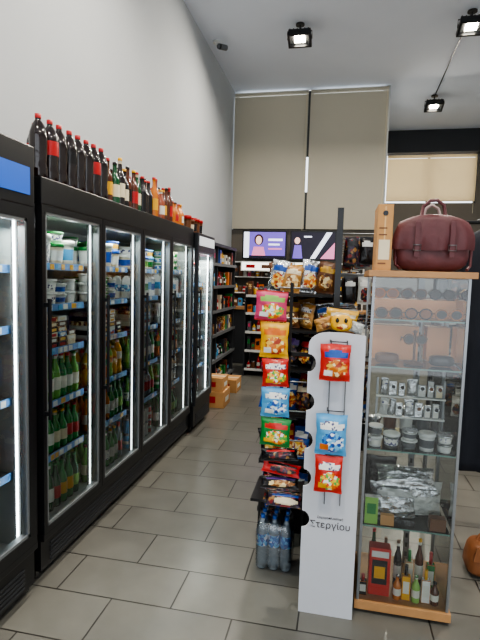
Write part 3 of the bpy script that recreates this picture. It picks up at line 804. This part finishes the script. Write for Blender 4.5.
for i, (x, y, h, m, c) in enumerate(((.335, 2.30, .12, AMBERB, GREY), (.375, 2.31, .17, YEL, KBLACK), (.42, 2.30, .13, LGRN, GRN), (.465, 2.31, .16, WHITE, YEL), (.505, 2.30, .11, BROWNB, KBLACK), (.175, 2.30, .1, KBLACK, RED), (.345, 2.4, .24, KBLACK, BRN), (.40, 2.4, .2, CRM, GRN), (.45, 2.42, .25, BROWNB, YEL), (.50, 2.4, .2, GREENB, RED), (.23, 2.45, .26, DGREENB, RED), (.29, 2.45, .22, YEL, BRN))):
    if i % 2: b.box((x-.02, y-.015, .061), (x+.02, y+.015, .061+h*.7), m, bev=.002); b.box((x-.014, y-.0165, .061+h*.2), (x+.014, y-.015, .061+h*.55), LAB); b.lathe([(.008, 0), (.008, h*.3)], (x, y, .061+h*.7), c, 10)
    else: bottle(b, x, y, .061, h, .02, m, LAB, c)
b.done()

# ---------------------------------------------------------------- things on the cabinet
def arc(cx, y, z, rx, rz, a0=0, a1=math.pi, n=14): return [(cx+rx*math.cos(a0+(a1-a0)*k/n), y, z+rz*math.sin(a0+(a1-a0)*k/n)) for k in range(n+1)]
ZT = CT+.0285
b = MB("leather_handbag", (.40, 2.42, ZT))
b.sup((.41, 2.42, ZT+.122), (.166, .078, .122), MAROON, e=.5, taper=-.0, seg=36, rings=18, ruf=.012)
N = 22; rowsf = []
for j in range(11):
    s_ = j/10
    rw = []
    for i in range(N+1):
        u = -1+2*i/N
        hw_ = .118+.062*math.sin(min(1, s_*1.2)*math.pi/2)
        fold = .004*math.sin(u*11+s_*3)+.003*math.sin(u*23)
        if s_ < .3: y_, z_ = 2.45-.112*(s_/.3), ZT+.256+.010*math.sin(s_/.3*math.pi)
        else:
            q = (s_-.3)/.7
            y_, z_ = 2.338-.016*math.sin(q*math.pi*.8)+fold*q*1.5, ZT+.256-q*(.125+.035*(1-u*u))
        z_ -= .030*abs(u)**2.5
        rw.append(b.V((.41+u*hw_, y_+.035*abs(u)**4, z_)))
    rowsf.append(rw)
for j in range(10):
    for i in range(N): b.face([rowsf[j][i], rowsf[j][i+1], rowsf[j+1][i+1], rowsf[j+1][i]], MAROON, True)
for x in (.335, .485):
    b.box((x-.011, 2.312, ZT+.065), (x+.011, 2.318, ZT+.225), MAROON, bev=.002)
    b.tube([(x-.016, 2.309, ZT+.095), (x+.016, 2.309, ZT+.095), (x+.016, 2.309, ZT+.12), (x-.016, 2.309, ZT+.12)], .0025, GREY, 5, closed=True)
b.tube([(.355, 2.38, ZT+.25), (.362, 2.375, ZT+.30), (.39, 2.37, ZT+.325), (.42, 2.37, ZT+.327), (.45, 2.372, ZT+.305), (.462, 2.38, ZT+.25)], .008, MAROON, 8)
b.tube([(.37, 2.45, ZT+.25), (.385, 2.45, ZT+.30), (.41, 2.45, ZT+.318), (.44, 2.45, ZT+.30), (.455, 2.45, ZT+.25)], .007, M("handle_pale", (160, 140, 138), .5), 8)
b.tube([(.262, 2.40, ZT+.2), (.248, 2.39, ZT+.12), (.250, 2.36, ZT+.03), (.27, 2.34, ZT+.012)], .007, MAROON, 6)
b.tube([(.56, 2.40, ZT+.2), (.586, 2.40, ZT+.12), (.58, 2.38, ZT+.03), (.56, 2.35, ZT+.012)], .007, MAROON, 6)
b.done()
b = MB("cardboard_box", (.19, 2.4, ZT))
b.box((.156, 2.30, ZT), (.224, 2.52, ZT+.30), CARD, bev=.002)
b.lathe([(.012, 0), (.012, .002)], (0, 0, 0), KBLACK, 14, Matrix.Translation((.19, 2.30, ZT+.26)) @ Matrix.Rotation(math.pi/2, 4, 'X'))
TAPE = M("tape", (214, 176, 120), .3)
b.box((.166, 2.2985, ZT+.05), (.214, 2.30, ZT+.14), CRM)
b.box((.187, 2.2987, ZT+.14), (.193, 2.30, ZT+.29), TAPE); b.box((.187, 2.3, ZT+.3), (.193, 2.52, ZT+.3008), TAPE)
for z in (.03, .16, .19): b.box((.165, 2.2985, ZT+z), (.2, 2.30, ZT+z+.006), BRN)
b.done()

# ---------------------------------------------------------------- bags rack on the right
b = MB("bag_rack")
for x in (.62, 1.6): b.tube([(x, 3.35, .02), (x, 3.35, 1.98)], .014, BLACK, 8); b.tube([(x, 3.25, .015), (x, 3.5, .015)], .014, BLACK, 8)
for z in (1.97, 1.1): b.tube([(.62, 3.35, z), (1.6, 3.35, z)], .012, BLACK, 8)
for z in (1.97, 1.1): b.tube([(1.3, 3.35, z), (1.3, 3.24, z), (1.3, 3.22, z+.02)], .005, GREY, 6)
b.done()
def handbag(x, y, z, w, d, h, m, nm="shoulder_bag"):
    o = MB(nm, (x, y, z)); o.sup((x, y, z+h/2), (w/2, d/2, h/2), m, e=.4, taper=.08)
    o.prism([(x-w*.42, z+h*.98), (x+w*.42, z+h*.98), (x+w*.46, z+h*.55), (x+.2*w, z+h*.48), (x-.2*w, z+h*.48), (x-w*.46, z+h*.55)], y-d*.53, y-d*.48, m)
    o.tube(arc(x, y, z+h*.93, w*.36, h*.45), .008, m, 7)
    o.box((x-.015, y-d*.56, z+h*.5), (x+.015, y-d*.53, z+h*.56), GREY)
    o.done()
handbag(1.3, 3.14, 1.32, .32, .14, .42, BLACKM); handbag(1.3, 3.14, .48, .34, .14, .44, BRN)
handbag(.93, 2.74, .005, .36, .18, .18, TANL); handbag(1.35, 3.05, .005, .3, .16, .24, MAROON)
b = MB("hanging_coat", (.84, 3.1, 1.5))
NV = 30
prof = [(1.90, .05, .035), (1.86, .12, .05), (1.80, .19, .07), (1.65, .20, .085), (1.4, .19, .08), (1.1, .20, .085), (.8, .215, .095), (.55, .225, .10), (.5, .225, .10)]
rings_ = []
CYc = 3.0
for z, hw_, hd in prof:
    fold = min(1, (1.9-z)/1.0)
    rings_.append([b.V((.84+hw_*math.cos(2*math.pi*i/NV)*(1+.05*fold*math.sin(i*2.5)), CYc+hd*math.sin(2*math.pi*i/NV)*(1+.22*fold*math.sin(i*2.5+1)), z)) for i in range(NV)])
for j in range(len(rings_)-1):
    for i in range(NV): b.face([rings_[j+1][i], rings_[j+1][(i+1) % NV], rings_[j][(i+1) % NV], rings_[j][i]], NAVY, True)
b.face(rings_[0], NAVY); b.face(list(reversed(rings_[-1])), NAVY)
for sx in (-1, 1):
    b.tube([(.84+sx*.15, CYc, 1.80), (.84+sx*.21, CYc-.01, 1.68), (.84+sx*.235, CYc-.03, 1.4), (.84+sx*.23, CYc-.07, 1.1), (.84+sx*.23, CYc-.08, 1.06)], [.05, .065, .058, .05, .048], NAVY, 12)
b.tube([(.84, CYc, 1.88), (.84, CYc, 1.97), (.84, 3.335, 1.985)], .004, GREY, 5)
b.box((.837, CYc-.105, .55), (.843, CYc-.10, 1.6), GREY)
b.done()
b = MB("storage_cabinet")
b.box((1.0, 5.22, 0), (2.9, 5.6, 1.9), DGREY, bev=.01)
for z in (.4, .8, 1.2, 1.6): b.box((1.02, 5.04, z), (2.88, 5.22, z+.02), MGREY)
gs = b.done()
b = MB("groceries")
for z in (.42, .82, 1.22, 1.62): stock(b, 1.05, 2.85, 5.05, 5.2, z+.001, .2, 'y')
b.done(parent=gs)

# ---------------------------------------------------------------- ceiling fixtures
LAMP = M("lamp_glow", (255, 246, 225), .4, emit=40)
def spot(x, y, power=85, tilt=18):
    o = MB("ceiling_spotlight", (x, y, H))
    o.lathe([(.06, 0), (.06, .02)], (x, y, H-.02), BLACK, 14)
    o.tube([(x, y, H-.02), (x, y, H-.10)], .012, BLACK, 8)
    T = Matrix.Translation((x, y, H-.2)) @ Matrix.Rotation(math.radians(-tilt), 4, 'X')
    def bx(a, c, m): o.box(a, c, m, T)
    bx((-.15, -.11, .03), (.15, .11, .07), BLACK)
    bx((-.16, -.12, -.03), (-.13, .12, .03), BLACK); bx((.13, -.12, -.03), (.16, .12, .03), BLACK)
    bx((-.13, -.12, -.03), (.13, -.095, .03), BLACK); bx((-.13, .095, -.03), (.13, .12, .03), BLACK)
    bx((-.13, -.095, .02), (.13, .095, .03), GREY)
    bx((-.07, -.06, .0), (.07, .06, .02), LAMP)
    for k in range(6): bx((-.14+k*.05, -.1, .07), (-.125+k*.05, .1, .09), BLACK)
    o.tube([(x-.165, y, H-.2), (x-.165, y, H-.1), (x+.165, y, H-.1), (x+.165, y, H-.2)], .008, BLACK, 6)
    o.done()
    L = bpy.data.lights.new("spotlight_lamp", 'AREA'); L.size = .2; L.energy = power; L.color = (1, .92, .80)
    lo = bpy.data.objects.new("spotlight_lamp", L); bpy.context.collection.objects.link(lo)
    lo.location = (x, y, H-.26); lo.rotation_euler = (math.radians(-tilt), 0, 0)
for (x, y) in ((-.69, 6.9), (1.5, 6.9), (1.57, 9.8), (-.69, 3.6), (1.5, 3.6), (-.69, .4), (1.5, .4)): spot(x, y)  # nearer spots are unseen, added on the same grid to fill in light
b = MB("power_cable"); b.tube([(1.5, 6.9, H-.012), (1.53, 8.3, H-.02), (1.57, 9.8, H-.012)], .008, BLACK, 6); b.done()
b = MB("security_camera", (-1.95, 7.2, H))
b.lathe([(.05, 0), (.05, .03)], (-1.95, 7.2, H-.03), WHITE, 14); b.tube([(-1.95, 7.2, H-.03), (-1.93, 7.15, H-.09)], .015, WHITE, 8)
b.lathe([(.035, 0, KBLACK), (.04, .02, None), (.04, .16, None), (.03, .17, None)], (0, 0, 0), MGREY, 14, Matrix.Translation((-1.88, 7.06, H-.14)) @ Matrix.Rotation(math.radians(-30), 4, 'Z') @ Matrix.Rotation(math.radians(-78), 4, 'X'))
b.done()

# ---------------------------------------------------------------- world / daylight
w = bpy.data.worlds.new("sky"); bpy.context.scene.world = w; w.use_nodes = True
nt = w.node_tree; bg = nt.nodes["Background"]
bg.inputs[0].default_value = (.88, .94, 1.0, 1); bg.inputs[1].default_value = 2.3
def portal(x0, x1, z0, z1, y):
    L = bpy.data.lights.new("daylight_portal", 'AREA'); L.shape = 'RECTANGLE'; L.size = x1-x0; L.size_y = z1-z0
    L.cycles.is_portal = True
    o = bpy.data.objects.new("daylight_portal", L); bpy.context.collection.objects.link(o)
    o.location = ((x0+x1)/2, y, (z0+z1)/2); o.rotation_euler = (math.radians(90 if y < 0 else -90), 0, 0)
portal(XL+.25, XR-.25, .25, 4.4, YF-.12)
portal(-2.08, .66, 2.5, H, YB+.12)
portal(XP, 3.0, 3.45, H, YB2+.12)
try: bpy.context.scene.view_settings.look = 'AgX - Medium High Contrast'
except Exception: pass

# ---------------------------------------------------------------- camera
cd = bpy.data.cameras.new("camera"); cam = bpy.data.objects.new("camera", cd); bpy.context.collection.objects.link(cam)
cd.sensor_fit = 'VERTICAL'; cd.sensor_height = 36; cd.lens = 27.0; cd.clip_start = .05
Yw = Vector((100, 40, -480)).normalized()
u0 = Vector((math.sin(math.radians(2.65)), math.cos(math.radians(2.65)), 0))
Zw = (u0-u0.dot(Yw)*Yw).normalized(); Xw = Yw.cross(Zw)
rot = Matrix((Xw, Yw, Zw))
cam.matrix_world = Matrix.Translation((0, 0, CH)) @ rot.to_4x4()
bpy.context.scene.camera = cam
